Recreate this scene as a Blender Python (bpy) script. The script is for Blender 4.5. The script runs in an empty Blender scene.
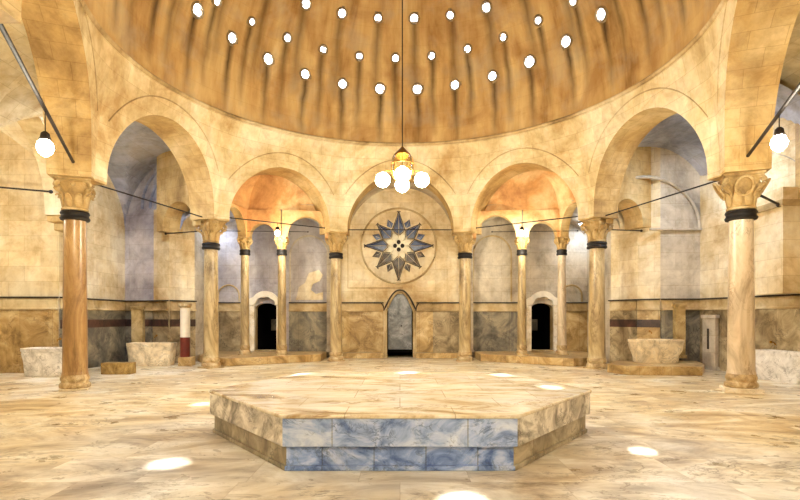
import bpy, math, random
from mathutils import Vector, Matrix
random.seed(7)
C = bpy.context.scene.collection
PI = math.pi
sin, cos, sqrt = math.sin, math.cos, math.sqrt

# ------------------------------------------------------------------ materials
def lin(h):
    h = h.lstrip('#'); r = []
    for i in (0, 2, 4):
        v = int(h[i:i+2], 16)/255
        r.append(v/12.92 if v <= .04045 else ((v+.055)/1.055)**2.4)
    return (r[0], r[1], r[2], 1)

class G:
    def __init__(s, name):
        s.m = bpy.data.materials.new(name); s.m.use_nodes = True
        s.t = s.m.node_tree; s.t.nodes.clear()
        s.out = s.n('ShaderNodeOutputMaterial')
        s.b = s.n('ShaderNodeBsdfPrincipled')
        s.l(s.b.outputs[0], s.out.inputs[0])
        s.tc = s.n('ShaderNodeTexCoord')
    def n(s, k, **kw):
        x = s.t.nodes.new(k)
        for a, v in kw.items(): setattr(x, a, v)
        return x
    def l(s, a, b): s.t.links.new(a, b)
    def put(s, sock, v):
        if hasattr(v, 'links') or isinstance(v, bpy.types.NodeSocket): s.l(v, sock)
        else: sock.default_value = v
    def coord(s, kind='Object', scale=(1, 1, 1)):
        mp = s.n('ShaderNodeMapping'); s.l(s.tc.outputs[kind], mp.inputs[0])
        mp.inputs['Scale'].default_value = scale
        return mp.outputs[0]
    def noise(s, v, scale, detail=6, rough=.6, dist=0.):
        x = s.n('ShaderNodeTexNoise'); s.l(v, x.inputs['Vector'])
        x.inputs['Scale'].default_value = scale; x.inputs['Detail'].default_value = detail
        x.inputs['Roughness'].default_value = rough; x.inputs['Distortion'].default_value = dist
        return x.outputs['Fac']
    def ramp(s, f, stops):
        x = s.n('ShaderNodeValToRGB'); s.l(f, x.inputs[0]); e = x.color_ramp.elements
        while len(e) < len(stops): e.new(.5)
        for i, (p, c) in enumerate(stops):
            e[i].position = p; e[i].color = c if len(c) == 4 else (*c, 1)
        return x.outputs[0]
    def math(s, op, a, b=0., c=None, clamp=False):
        x = s.n('ShaderNodeMath', operation=op); x.use_clamp = clamp
        s.put(x.inputs[0], a); s.put(x.inputs[1], b)
        if c is not None: s.put(x.inputs[2], c)
        return x.outputs[0]
    def mix(s, f, a, b, mode='MIX'):
        x = s.n('ShaderNodeMix', data_type='RGBA', blend_type=mode)
        s.put(x.inputs[0], f); s.put(x.inputs[6], a); s.put(x.inputs[7], b)
        return x.outputs[2]
    def brick(s, v, w, h, mortar=.012, c1=(1, 1, 1, 1), c2=(.8, .8, .8, 1), cm=(.6, .55, .5, 1)):
        x = s.n('ShaderNodeTexBrick'); s.l(v, x.inputs[0])
        x.inputs['Scale'].default_value = 1; x.inputs['Brick Width'].default_value = w
        x.inputs['Row Height'].default_value = h; x.inputs['Mortar Size'].default_value = mortar
        x.inputs['Mortar Smooth'].default_value = .5
        x.inputs['Color1'].default_value = c1; x.inputs['Color2'].default_value = c2; x.inputs['Mortar'].default_value = cm
        return x
    def bump(s, h, strength=.3, dist=.02):
        x = s.n('ShaderNodeBump'); x.inputs['Strength'].default_value = strength
        x.inputs['Distance'].default_value = dist
        s.l(h, x.inputs['Height']); s.l(x.outputs[0], s.b.inputs['Normal'])
    def fin(s, col, rough=.7, spec=None):
        s.put(s.b.inputs['Base Color'], col); s.put(s.b.inputs['Roughness'], rough)
        if spec is not None: s.b.inputs['Specular IOR Level'].default_value = spec
        return s.m

def masonry(name, light, mid, dark, bw=.75, bh=.36, rough=.62, mortar=.006, var=.86, coordk='UV'):
    g = G(name); v = g.coord('Object'); uv = g.coord(coordk)
    n1 = g.noise(v, .55, 7, .65, .4); n2 = g.noise(v, 3.5, 8, .7); n3 = g.noise(v, 1.3, 6, .75, 1.2)
    c = g.ramp(n1, [(.33, lin(dark)), (.48, lin(mid)), (.62, lin(light))])
    b = g.brick(uv, bw, bh, mortar, (1, 1, 1, 1), (var, var*.98, var*.93, 1), (.66, .6, .5, 1))
    c = g.mix(.9, c, b.outputs['Color'], 'MULTIPLY')
    st = g.ramp(n3, [(.34, lin(dark)), (.5, (1, 1, 1, 1))])
    c = g.mix(.30, c, st, 'MULTIPLY')
    n5 = g.noise(g.coord('Object', (1.6, 1.6, .22)), 1.5, 6, .7)
    c = g.mix(.26, c, g.ramp(n5, [(.36, (.62, .52, .38, 1)), (.52, (1, 1, 1, 1))]), 'MULTIPLY')
    f = g.ramp(n2, [(.33, (.66, .6, .5, 1)), (.56, (1, 1, 1, 1))])
    c = g.mix(.45, c, f, 'MULTIPLY')
    hgt = g.math('ADD', g.math('MULTIPLY', n2, .6), g.math('MULTIPLY', b.outputs['Fac'], -.5))
    g.bump(hgt, .28, .02)
    return g.fin(c, rough, .3)

def marble(name, light, mid, dark, scale=1.2, vein=3., veincol='#5a4a3a', rough=.3, brick=None, stretch=(1, 1, 1), veinamt=.7, coordk='Object', bumpamt=.08, ct=(.30, .48, .68)):
    g = G(name); v = g.coord('Object', stretch)
    n1 = g.noise(v, scale, 8, .62, 1.2)
    c = g.ramp(n1, [(ct[0], lin(dark)), (ct[1], lin(mid)), (ct[2], lin(light))])
    n2 = g.noise(v, vein, 9, .62, 2.2)
    d = g.math('ABSOLUTE', g.math('SUBTRACT', n2, .5))
    vm = g.ramp(d, [(.0, (1, 1, 1, 1)), (.035, (0, 0, 0, 1))])
    n3 = g.noise(v, scale*1.7, 3, .5)
    msk = g.math('MULTIPLY', vm, g.ramp(n3, [(.42, (0, 0, 0, 1)), (.62, (1, 1, 1, 1))]))
    c = g.mix(g.math('MULTIPLY', msk, veinamt), c, lin(veincol))
    if brick:
        b = g.brick(g.coord(coordk), brick[0], brick[1], .008, (1, 1, 1, 1), (.74, .72, .70, 1), (.5, .43, .35, 1))
        c = g.mix(.8, c, b.outputs['Color'], 'MULTIPLY')
        g.bump(g.math('ADD', g.math('MULTIPLY', b.outputs['Fac'], -1.), g.math('MULTIPLY', n1, .5)), .18, .01)
    elif bumpamt:
        g.bump(g.math('ADD', n1, g.math('MULTIPLY', g.noise(v, 14, 5, .7), .4)), bumpamt, .02)
    return g.fin(c, rough)

def plain(name, col, rough=.6, metal=0., vary=.25, scale=6):
    g = G(name); n = g.noise(g.coord('Object'), scale, 6, .6)
    c = lin(col); d = tuple(x*(1-vary*1.6) for x in c[:3])+(1,)
    g.b.inputs['Metallic'].default_value = metal
    return g.fin(g.ramp(n, [(.3, d), (.65, c)]), rough)

def glow(name, col, strength, tint=None):
    g = G(name); g.t.nodes.remove(g.b)
    e = g.n('ShaderNodeEmission'); e.inputs[1].default_value = strength
    if tint:
        n = g.noise(g.coord('Object'), 9, 3, .6)
        g.l(g.ramp(n, [(.38, tint), (.6, col)]), e.inputs[0])
    else: e.inputs[0].default_value = col
    g.l(e.outputs[0], g.out.inputs[0]); return g.m

M = {}
M['arcade'] = masonry('cream_ashlar', '#f2e8cc', '#e3d1a4', '#bd9c66', .8, .38, var=.84)
M['wall'] = masonry('cream_plaster_stone', '#f2e9d2', '#e5d4ae', '#c0a06c', .9, .42, var=.84)
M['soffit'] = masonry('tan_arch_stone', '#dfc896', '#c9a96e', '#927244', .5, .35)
M['conch'] = masonry('orange_plaster', '#eed2a0', '#d6a266', '#a87242', 3, 3, mortar=.0)
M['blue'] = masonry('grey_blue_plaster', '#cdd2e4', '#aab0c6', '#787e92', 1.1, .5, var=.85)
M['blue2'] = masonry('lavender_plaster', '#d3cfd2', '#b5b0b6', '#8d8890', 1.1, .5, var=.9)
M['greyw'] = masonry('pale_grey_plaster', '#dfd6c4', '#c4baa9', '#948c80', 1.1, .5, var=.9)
M['dark'] = plain('room_darkness_black', '#0c0a09', .9); M['dark'].node_tree.nodes['Principled BSDF'].inputs['Specular IOR Level'].default_value = .05  # near-black colour stands in for the darkness inside the doorways
M['darkgrey'] = plain('dark_grey_line', '#3b3026', .7)
M['iron'] = plain('dark_iron', '#241812', .6, .15)
M['brass'] = plain('aged_brass', '#a8792e', .35, .8)
M['collar'] = plain('black_collar', '#17110e', .6, .2, scale=30)
M['capital'] = masonry('carved_capital_stone', '#e6d4a8', '#b99a62', '#5c4320', 14, 9, mortar=0)
M['shaft_orange'] = marble('orange_marble_shaft', '#c8a670', '#a17d4e', '#644828', 1.9, 2.5, '#6a421a', .28, stretch=(1, 1, .35))
M['shaft_tan'] = marble('tan_marble_shaft', '#d6c69c', '#b39c70', '#6e5836', 1.9, 2.5, '#5e4322', .3, stretch=(1, 1, .35))
M['shaft_pale'] = marble('pale_marble_shaft', '#e4dac6', '#cdb99a', '#948064', 1.5, 2.5, '#7a5f40', .3, stretch=(1, 1, .4))
M['base'] = marble('base_stone', '#dccda8', '#b89c6c', '#74592f', 3, 5, '#5a4020', .45)
M['basewhite'] = marble('white_base_marble', '#f6efe2', '#e6d8bc', '#c4ac80', 2, 4, '#8a7a60', .4)
M['slabtop'] = marble('slab_top_marble', '#fbf8ee', '#e6dabd', '#a88c60', 1.1, 1.4, '#8f6a3c', .16, stretch=(.8, 1.6, 1), brick=(1.1, .62), veinamt=.7, ct=(.36, .47, .6))
M['slabfront'] = marble('marble_cool_light_tint', '#d6e2fa', '#a3b8e4', '#5f7ab6', 2.8, 3.2, '#3d5080', .3, brick=(1.35, 9), stretch=(1, 1, 1.5), veinamt=.8, coordk='UV', ct=(.33, .48, .64))  # cool light on the slab's front face painted into its stone colour
M['slabfront2'] = marble('marble_blocks_cool_light_tint', '#c6d4f4', '#8aa4da', '#4c68a8', 2.6, 3, '#3a4868', .35, brick=(.52, 9), stretch=(1, 1, 1.4), veinamt=.7, coordk='UV', ct=(.37, .5, .63))  # front base course painted with the same cool light cast
M['slabside'] = marble('warm_grey_marble', '#e6e0d4', '#b4ab9a', '#625848', 2.2, 2.4, '#4c4034', .3, stretch=(1, 1, 1.2), veinamt=.8, ct=(.37, .49, .6))
M['slabside2'] = marble('warm_grey_marble_blocks', '#c4b89e', '#968a70', '#5c5240', 2.4, 3, '#41331f', .4, brick=(.5, 9), coordk='UV')
M['basin'] = marble('white_basin_marble', '#f8f6f3', '#e2dfdb', '#a5a19c', 2.4, 3.5, '#77726c', .45, bumpamt=.5)
M['basin2'] = marble('cream_basin_marble', '#f7edd6', '#e4d3b0', '#a99a80', 2, 3, '#807058', .45, bumpamt=.5)
M['block'] = marble('yellow_block_stone', '#c4a668', '#9a7c42', '#664c22', 3, 5, '#553a18', .6)
M['platform'] = marble('platform_stone', '#dfcb9c', '#bf9f66', '#80622f', 1.5, 3, '#6a4a22', .4, brick=(.8, 9), coordk='UV')
M['wains_a'] = marble('honey_marble_panel', '#ddca9c', '#b89a64', '#7a6036', 1.5, 2.2, '#6a4a26', .32, brick=(.9, 9), coordk='UV')
M['wains_b'] = marble('umber_marble_panel', '#d0c09c', '#a08e6c', '#64543c', 1.5, 2.2, '#33291c', .32, brick=(.9, 9), coordk='UV')
M['wains_c'] = marble('slate_marble_panel', '#b3a98e', '#7d776a', '#403e3a', 1.3, 2, '#25211d', .3, brick=(.7, 9), coordk='UV')
M['band'] = marble('dark_red_band', '#6a4638', '#46302a', '#2c2020', 1.5, 2.2, '#1a1212', .32)
M['pilaster'] = marble('golden_pilaster', '#d2bc8c', '#ae935e', '#745a30', 2, 3, '#5e4016', .35)
M['red'] = plain('dark_red_marble', '#74281e', .4)
M['trim'] = masonry('moulding_stone', '#ddceaa', '#bfa678', '#80683f', 9, 9, mortar=0)
M['white'] = plain('white_marble_trim', '#f3ead6', .45, vary=.1)
M['door'] = marble('steel_grey_door', '#a0a3a6', '#717579', '#404347', 2, 3, '#444444', .35)
M['ink'] = marble('ink_blue_stone', '#5a6c94', '#36446a', '#1e2840', 5, 8, '#10141e', .35)
M['ink2'] = marble('dark_umber_stone', '#6e5c46', '#473a2e', '#282018', 5, 8, '#141010', .4)
M['petal'] = plain('white_petal_marble', '#f2ecd4', .4, vary=.12)
M['oculus'] = glow('oculus_glass', (.92, .96, 1, 1), 9., (.38, .5, .72, 1))
M['globe'] = glow('lamp_globe_glass', (1, .84, .58, 1), 26.)
M['globe2'] = glow('pendant_globe_glass', (1, .88, .68, 1), 22.)
M['oframe'] = plain('oculus_frame', '#8f7850', .7)
def glassmat():
    g = G('lamp_clear_glass'); g.b.inputs['Transmission Weight'].default_value = 1
    g.b.inputs['IOR'].default_value = 1.2
    return g.fin((.95, .85, .62, 1), .08)
M['glass'] = glassmat()

# floor: big worn marble slabs
def floor_mat():
    g = G('polished_marble_floor'); v = g.coord('Object', (.5, 1, 1)); w = g.coord('Object')
    b1 = g.brick(w, 1.5, .8, .006, (1, 1, 1, 1), (.84, .82, .78, 1), (.6, .52, .42, 1))
    b1.offset = .37; b1.squash = .7; b1.squash_frequency = 3
    # every slab shifts its own veining
    br = g.brick(w, 1.5, .8, .0, (0, 0, 0, 1), (1, 1, 1, 1), (0, 0, 0, 1)); br.offset = .37; br.squash = .7; br.squash_frequency = 3
    sh = g.n('ShaderNodeVectorMath', operation='SCALE'); g.l(br.outputs['Color'], sh.inputs[0]); sh.inputs['Scale'].default_value = 1.3
    ad = g.n('ShaderNodeVectorMath', operation='ADD'); g.l(v, ad.inputs[0]); g.l(sh.outputs[0], ad.inputs[1]); v = ad.outputs[0]
    n1 = g.noise(v, 1.0, 9, .66, 1.6)
    c = g.ramp(n1, [(.30, lin('#8c6f44')), (.40, lin('#bfa473')), (.50, lin('#dccba4')), (.62, lin('#f2ecda'))])
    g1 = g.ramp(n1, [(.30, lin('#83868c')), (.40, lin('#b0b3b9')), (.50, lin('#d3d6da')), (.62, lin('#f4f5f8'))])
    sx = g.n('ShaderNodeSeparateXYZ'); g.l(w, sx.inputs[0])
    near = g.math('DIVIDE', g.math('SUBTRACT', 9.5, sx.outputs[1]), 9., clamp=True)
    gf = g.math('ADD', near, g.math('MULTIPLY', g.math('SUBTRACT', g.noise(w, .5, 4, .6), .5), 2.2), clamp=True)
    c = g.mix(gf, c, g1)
    for sc_, wd, lo, col, am, det in ((1.1, .022, .40, '#5c4526', .75, 10), (2.3, .016, .46, '#4d4a4a', .6, 9)):
        n2 = g.noise(v, sc_, det, .64, 2.2)
        d = g.math('ABSOLUTE', g.math('SUBTRACT', n2, .5))
        vm = g.ramp(d, [(0, (1, 1, 1, 1)), (wd, (0, 0, 0, 1))])
        m = g.math('MULTIPLY', vm, g.ramp(g.noise(w, .8*sc_, 4, .5), [(lo, (0, 0, 0, 1)), (lo+.2, (1, 1, 1, 1))]))
        c = g.mix(g.math('MULTIPLY', m, am), c, lin(col))
    c = g.mix(.55, c, b1.outputs['Color'], 'MULTIPLY')
    r = g.ramp(g.noise(w, 2.2, 5, .6), [(.3, (.24, .24, .24, 1)), (.7, (.42, .42, .42, 1))])
    g.bump(g.math('ADD', g.math('MULTIPLY', b1.outputs['Fac'], -.6), g.math('MULTIPLY', g.noise(w, 1.2, 2, .5), .6)), .08, .02)
    return g.fin(c, r)
M['floor'] = floor_mat()

# ------------------------------------------------------------------ mesh helpers
class MB:
    def __init__(s): s.v = []; s.f = []; s.uv = []; s.mi = []
    def add(s, vs, fs, uvs=None, mi=0):
        o = len(s.v); s.v += [tuple(p) for p in vs]
        for k, f in enumerate(fs):
            s.f.append([o+i for i in f]); s.mi.append(mi)
            s.uv.append([uvs[i] for i in f] if uvs else None)
        return s
    def quad(s, a, b, c, d, uvs=None, mi=0): return s.add([a, b, c, d], [(0, 1, 2, 3)], uvs, mi)
    def box(s, x0, y0, z0, x1, y1, z1, mi=0):
        v = [(x0, y0, z0), (x1, y0, z0), (x1, y1, z0), (x0, y1, z0), (x0, y0, z1), (x1, y0, z1), (x1, y1, z1), (x0, y1, z1)]
        return s.add(v, [(0, 3, 2, 1), (4, 5, 6, 7), (0, 1, 5, 4), (1, 2, 6, 5), (2, 3, 7, 6), (3, 0, 4, 7)], None, mi)
    def prism(s, pts, z0, z1, mi=0, inset=0, zi=None):
        n = len(pts)
        s.add([(p[0], p[1], z0) for p in pts]+[(p[0], p[1], z1) for p in pts],
              [tuple(range(n-1, -1, -1)), tuple(range(n, 2*n))]+[(i, (i+1) % n, n+(i+1) % n, n+i) for i in range(n)], None, mi)
        return s
    def lathe(s, prof, cx=0, cy=0, n=32, sq=None, mi=0):
        # prof (r,z[,squareness])
        vs = []; m = len(prof)
        for p in prof:
            r, z = p[0], p[1]; q = p[2] if len(p) > 2 else 0
            for i in range(n):
                a = 2*PI*i/n; k = 1.
                if q:
                    kk = 1/max(abs(cos(a)), abs(sin(a))); k = 1+(min(kk, 1.36)-1)*q
                vs.append((cx+r*k*cos(a), cy+r*k*sin(a), z))
        fs = []
        for j in range(m-1):
            for i in range(n):
                fs.append((j*n+i, j*n+(i+1) % n, (j+1)*n+(i+1) % n, (j+1)*n+i))
        fs.append(tuple(range(n-1, -1, -1))); fs.append(tuple((m-1)*n+i for i in range(n)))
        return s.add(vs, fs, None, mi)
    def tube(s, pts, r, n=8, mi=0, closed=False):
        P = [Vector(p) for p in pts]; m = len(P); vs = []
        rr = r if isinstance(r, (list, tuple)) else [r]*m
        for i, p in enumerate(P):
            if closed: t = P[(i+1) % m]-P[i-1]
            else: t = P[min(i+1, m-1)]-P[max(i-1, 0)]
            t.normalize(); up = Vector((0, 0, 1)) if abs(t.z) < .95 else Vector((1, 0, 0))
            a = t.cross(up).normalized(); b = a.cross(t)
            for k in range(n):
                w = 2*PI*k/n; vs.append(p+a*rr[i]*cos(w)+b*rr[i]*sin(w))
        fs = []
        for i in range(m if closed else m-1):
            for k in range(n):
                j = (i+1) % m
                fs.append((i*n+k, i*n+(k+1) % n, j*n+(k+1) % n, j*n+k))
        if not closed: fs += [tuple(range(n-1, -1, -1)), tuple((m-1)*n+k for k in range(n))]
        return s.add(vs, fs, None, mi)
    def sphere(s, c, r, n=20, m=12, sz=1.):
        prof = [(max(1e-4, r*sin(PI*j/m)), -r*sz*cos(PI*j/m)) for j in range(m+1)]
        o = len(s.v); s.lathe(prof, 0, 0, n)
        for i in range(o, len(s.v)):
            a = s.v[i]; s.v[i] = (a[0]+c[0], a[1]+c[1], a[2]+c[2])
        return s
    def xf(s, mat, start=0):
        for i in range(start, len(s.v)): s.v[i] = tuple(mat @ Vector(s.v[i]))
        return s
    def build(s, name, mats, parent=None, smooth=False, bevel=0., loc=None, offuv=0.):
        me = bpy.data.meshes.new(name)
        me.from_pydata(s.v, [], s.f); me.validate(clean_customdata=False)
        if not isinstance(mats, (list, tuple)): mats = [mats]
        for m in mats: me.materials.append(m)
        ul = me.uv_layers.new(name='UVMap')
        if len(me.polygons) == len(s.f):
            for p, uvs, mi in zip(me.polygons, s.uv, s.mi):
                p.material_index = mi
                if uvs is None:
                    nn = p.normal
                    if abs(nn.z) > .7: uvs = [(me.vertices[v].co.x+.31, me.vertices[v].co.y+.17) for v in p.vertices]
                    else:
                        t = Vector((-nn.y, nn.x, 0)); t.normalize()
                        uvs = [(me.vertices[v].co.dot(t)+offuv, me.vertices[v].co.z) for v in p.vertices]
                for li, u in zip(p.loop_indices, uvs): ul.data[li].uv = u
        o = bpy.data.objects.new(name, me); C.objects.link(o)
        if smooth:
            for p in me.polygons: p.use_smooth = True
            try: me.set_sharp_from_angle(angle=math.radians(38))
            except Exception: pass
        if bevel:
            b = o.modifiers.new('bevel', 'BEVEL'); b.width = bevel; b.segments = 2; b.limit_method = 'ANGLE'
        if parent is not None: o.parent = parent
        if loc: o.location = loc
        return o

def thing(name, label, cat, loc=(0, 0, 0), group=None, rz=0):
    o = bpy.data.objects.new(name, None); C.objects.link(o); o.location = loc; o.rotation_euler = (0, 0, rz)
    o['label'] = label; o['category'] = cat
    if group: o['group'] = group
    return o
def tag(o, label, cat, group=None):
    o['label'] = label; o['category'] = cat
    if group: o['group'] = group
    return o
def struct(mb, name, mats, label=None, **k):
    o = mb.build(name, mats, **k)
    if k.get('parent') is None:
        o['kind'] = 'structure'
        if label: o['label'] = label
    return o
def copy_tree(o, parent=None):
    c = o.copy(); C.objects.link(c); c.parent = parent
    for ch in list(o.children): copy_tree(ch, c)
    return c
TR = [0]
def trimname():
    TR[0] += 1; return 'trim_%d' % TR[0]

# ------------------------------------------------------------------ layout (metres, camera at the origin looking +Y)
EYE = 1.54; CX, CY = .05, 11.05; RR = 6.1; ZR = 7.27; ZS = 4.47
COLS = {'L1': (-2.245, 18.07), 'L2': (-5.75, 15.67), 'L3': (-6.92, 10.97), 'L4': (-4.75, 4.7),
        'R1': (2.28, 18.07), 'R2': (5.91, 15.46), 'R3': (7.02, 10.6), 'R4': (4.95, 4.6)}
ctr = Vector((CX, CY))
def radial(name, d):
    p = Vector(COLS[name]); return p+(p-ctr).normalized()*d

def arch_panel(mb, F, B, L, opens, z0, z1, rows=6, seg=28, mi=(0, 1, 2), u0=0., maxpier=.6, back=True):
    """opens: list of (s0,s1,zspring,rise)"""
    def strip(a, b, za, zb, arch):
        for fn, m, flip in ((F, mi[0], False),)+(((B, mi[1], True),) if back else ()):
            for j in range(rows):
                t0, t1 = j/rows, (j+1)/rows
                pa0, pb0 = za+(z1-za)*t0, zb+(z1-zb)*t0; pa1, pb1 = za+(z1-za)*t1, zb+(z1-zb)*t1
                q = [fn(a, pa0), fn(b, pb0), fn(b, pb1), fn(a, pa1)]
                uv = [(u0+a, pa0), (u0+b, pb0), (u0+b, pb1), (u0+a, pa1)]
                if flip: q.reverse(); uv.reverse()
                mb.quad(*q, uvs=uv, mi=m)
    cur = 0.
    for (s0, s1, zs, rise) in opens:
        n = max(1, int((s0-cur)/maxpier+1))
        for i in range(n):
            a = cur+(s0-cur)*i/n; b = cur+(s0-cur)*(i+1)/n; strip(a, b, z0, z0, False)
        r = (s1-s0)/2; m = (s0+s1)/2; pts = []
        for i in range(seg+1):
            th = PI-PI*i/seg; pts.append((m+r*cos(th), zs+rise*sin(th)))
        al = 0
        # jambs
        if zs > z0+1e-4:
            for sx, fl in ((s0, 0), (s1, 1)):
                q = [F(sx, z0), B(sx, z0), B(sx, zs), F(sx, zs)]
                if not fl: q.reverse()
                D = (Vector(q[0])-Vector(q[1])).length
                uv = [(0, z0), (.8, z0), (.8, zs), (0, zs)]
                if not fl: uv.reverse()
                mb.quad(*q, uvs=uv, mi=mi[2])
        for (a, za), (b, zb) in zip(pts, pts[1:]):
            strip(a, b, za, zb, True)
            dl = sqrt((b-a)**2+(zb-za)**2)
            q = [F(a, za), B(a, za), B(b, zb), F(b, zb)]
            mb.quad(*q, uvs=[(0, al), (.8, al), (.8, al+dl), (0, al+dl)], mi=mi[2])
            al += dl
        cur = s1
    n = max(1, int((L-cur)/maxpier+1))
    for i in range(n):
        a = cur+(L-cur)*i/n; b = cur+(L-cur)*(i+1)/n; strip(a, b, z0, z0, False)

# ------------------------------------------------------------------ arcade and pendentives
order = ['L4', 'L3', 'L2', 'L1', 'R1', 'R2', 'R3', 'R4']
opens = {('L4', 'L3'): (.75, 6.18, 2.6), ('L3', 'L2'): None, ('L2', 'L1'): None, ('L1', 'R1'): None, ('R1', 'R2'): None,
         ('R2', 'R3'): None, ('R3', 'R4'): (.45, 5.5, 2.5), ('R4', 'L4'): (1.0, 8.7, 2.2)}
polar = []
bayinfo = {}
for k in range(8):
    a, b = order[k], order[(k+1) % 8]
    p, q = Vector(COLS[a]), Vector(COLS[b]); L = (q-p).length
    pf, qf, pb, qb = radial(a, -.42), radial(b, -.42), radial(a, .42), radial(b, .42)
    aa = math.atan2(p.x-CX, p.y-CY); ab = math.atan2(q.x-CX, q.y-CY)
    if ab < aa-1e-6 and (a, b) != ('R4', 'L4'): ab += 2*PI
    if (a, b) == ('R4', 'L4'):
        aa = math.atan2(p.x-CX, p.y-CY); ab = math.atan2(q.x-CX, q.y-CY)+2*PI
    t = (q-p).normalized(); nrm = Vector((-t.y, t.x))
    if nrm.dot((p+q)/2-ctr) < 0: nrm = -nrm
    def mk(p=p, t=t, nrm=nrm, L=L, aa=aa, ab=ab, pf=pf, qf=qf, pb=pb, qb=qb):
        def F(s, z, off=0.):
            # follow the arch direction, clamp to mitred corners
            base = p+t*s-nrm*.40
            lo = (pf-p).dot(t); hi = (qf-p).dot(t)
            ss = min(max(s, lo), hi); base = p+t*ss-nrm*.40
            w = max(0., (z-ZS-.1)/(ZR-ZS-.1)); w = w**1.9
            an = aa+(ab-aa)*s/L
            cp = Vector((CX+RR*sin(an), CY+RR*cos(an)))
            r = base*(1-w)+cp*w
            if off: r = r+(ctr-r).normalized()*off
            return (r.x, r.y, z)
        def B(s, z):
            lo = (pb-p).dot(t); hi = (qb-p).dot(t)
            ss = lo+(hi-lo)*s/L if (s <= 1e-6 or s >= L-1e-6) else s
            base = p+t*ss+nrm*.40
            return (base.x, base.y, z)
        return F, B
    F, B = mk()
    op = opens[(a, b)]
    if op is None: s0, s1 = .44, L-.44; rise = (s1-s0)/2
    else: s0, s1, rise = op
    bayinfo[(a, b)] = (F, B, L, s0, s1, rise, t, nrm, p)
    mb = MB()
    arch_panel(mb, F, B, L, [(s0, s1, ZS+.12, rise)], ZS, ZR, rows=10, seg=36, u0=k*5.3)
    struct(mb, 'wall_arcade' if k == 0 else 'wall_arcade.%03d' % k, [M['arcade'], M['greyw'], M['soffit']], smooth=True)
    # underside of the piers
    # archivolt line
    if (a, b) != ('R4', 'L4'):
        mid = (s0+s1)/2; r = (s1-s0)/2; pts = []
        for i in range(49):
            th = math.radians(22)+math.radians(136)*i/48
            s = mid+(r+.42)*cos(th); z = ZS+.12+(rise+.42)*sin(th)
            if .3 < s < L-.3 and z < ZR-.04: pts.append(F(s, z, .0))
        if len(pts) > 3:
            m2 = MB(); m2.tube(pts, .017, 6); struct(m2, trimname(), M['trim'], smooth=True)

# pier feet: small stone impost over every capital, closes the underside
def impost(name):
    p = Vector(COLS[name]); k = order.index(name)
    F0, B0, L0 = bayinfo[(order[k-1], name)][:3]; F1, B1, L1 = bayinfo[(name, order[(k+1) % 8])][:3]
    i0 = bayinfo[(order[k-1], name)]; i1 = bayinfo[(name, order[(k+1) % 8])]
    pts = [F0(i0[4], ZS), F0(L0, ZS), F1(i1[3], ZS), B1(i1[3], ZS), B1(0, ZS), B0(i0[4], ZS)]
    mb = MB(); mb.prism([(q[0], q[1]) for q in pts], ZS-.03, ZS+.02)
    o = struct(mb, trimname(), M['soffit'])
for nme in order: impost(nme)

# rim moulding under the dome
mb = MB()
prof = [(RR+.1, ZR-.04), (RR-.04, ZR-.03), (RR-.07, ZR+.02), (RR-.04, ZR+.06), (RR+.12, ZR+.07)]
n = 160; vs = []
for (r, z) in prof:
    for i in range(n): vs.append((CX+r*cos(2*PI*i/n), CY+r*sin(2*PI*i/n), z))
mb.add(vs, [(j*n+i, j*n+(i+1) % n, (j+1)*n+(i+1) % n, (j+1)*n+i) for j in range(len(prof)-1) for i in range(n)])
struct(mb, trimname(), M['trim'], smooth=True)

# ------------------------------------------------------------------ dome with real openings
RD = 6.14
def dome_pt(az, el, r=RD):   # az from +Y towards +X
    return Vector((CX+r*cos(el)*sin(az), CY+r*cos(el)*cos(az), ZR+.05+r*sin(el)))
oculi = []   # (az, el, radius, clear)
def row(n, a0, step, fn, r):
    for i in range(n):
        a = (a0+step*i+180) % 360-180
        oculi.append((math.radians(a), math.radians(fn(a)), r, False))
row(30, -6.9, 12, lambda a: 16.1+4.4*min(1, abs(a)/66)**2, .165)
row(30, -2, 12, lambda a: 24.8+.9*max(-1, min(1, a/45))+1.2*min(1, abs(a)/45)**2, .12)
row(28, -8.4, 12.857, lambda a: 35.2-.7*min(1, abs(a)/40), .14)
for i in range(22): oculi.append((math.radians(3+16.36*i), math.radians(47), .15, False))
SUN = Vector((.12, .42, .9)).normalized()
spots = [(-2.42, 5.43, 0), (2.76, 5.92, 0), (.51, 4.36, 0), (-3.5, 9.1, 0), (-1.74, 8.76, .57), (1.67, 8.6, .57), (2.05, 7.1, .57), (.12, 8.95, .57)]
dc = Vector((CX, CY, ZR+.05))
for sx, sy, sz in spots:
    p = Vector((sx, sy, sz)); d = p-dc; bq = d.dot(SUN); cq = d.length_squared-RD*RD
    tt = -bq+sqrt(bq*bq-cq); h = p+SUN*tt-dc
    el = math.asin(h.z/RD); az = math.atan2(h.x, h.y)
    oculi = [o for o in oculi if (dome_pt(o[0], o[1])-dome_pt(az, el)).length > .5]
    oculi.append((az, el, .17, True))  # open oculus added out of view so the sun lands on this spot
NA, NE = 300, 78
centers = [(dome_pt(o[0], o[1]), o[2]) for o in oculi]
vs = []
for j in range(NE+1):
    el = (PI/2-.01)*j/NE
    for i in range(NA): vs.append(dome_pt(2*PI*i/NA, el))
fs = []
for j in range(NE):
    for i in range(NA):
        q = (j*NA+i, j*NA+(i+1) % NA, (j+1)*NA+(i+1) % NA, (j+1)*NA+i)
        c = (vs[q[0]]+vs[q[2]])/2
        if any((c-cc).length < rr+.0 for cc, rr in centers): continue
        fs.append(tuple(reversed(q)))
fs.append(tuple(NE*NA+i for i in range(NA)))
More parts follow.
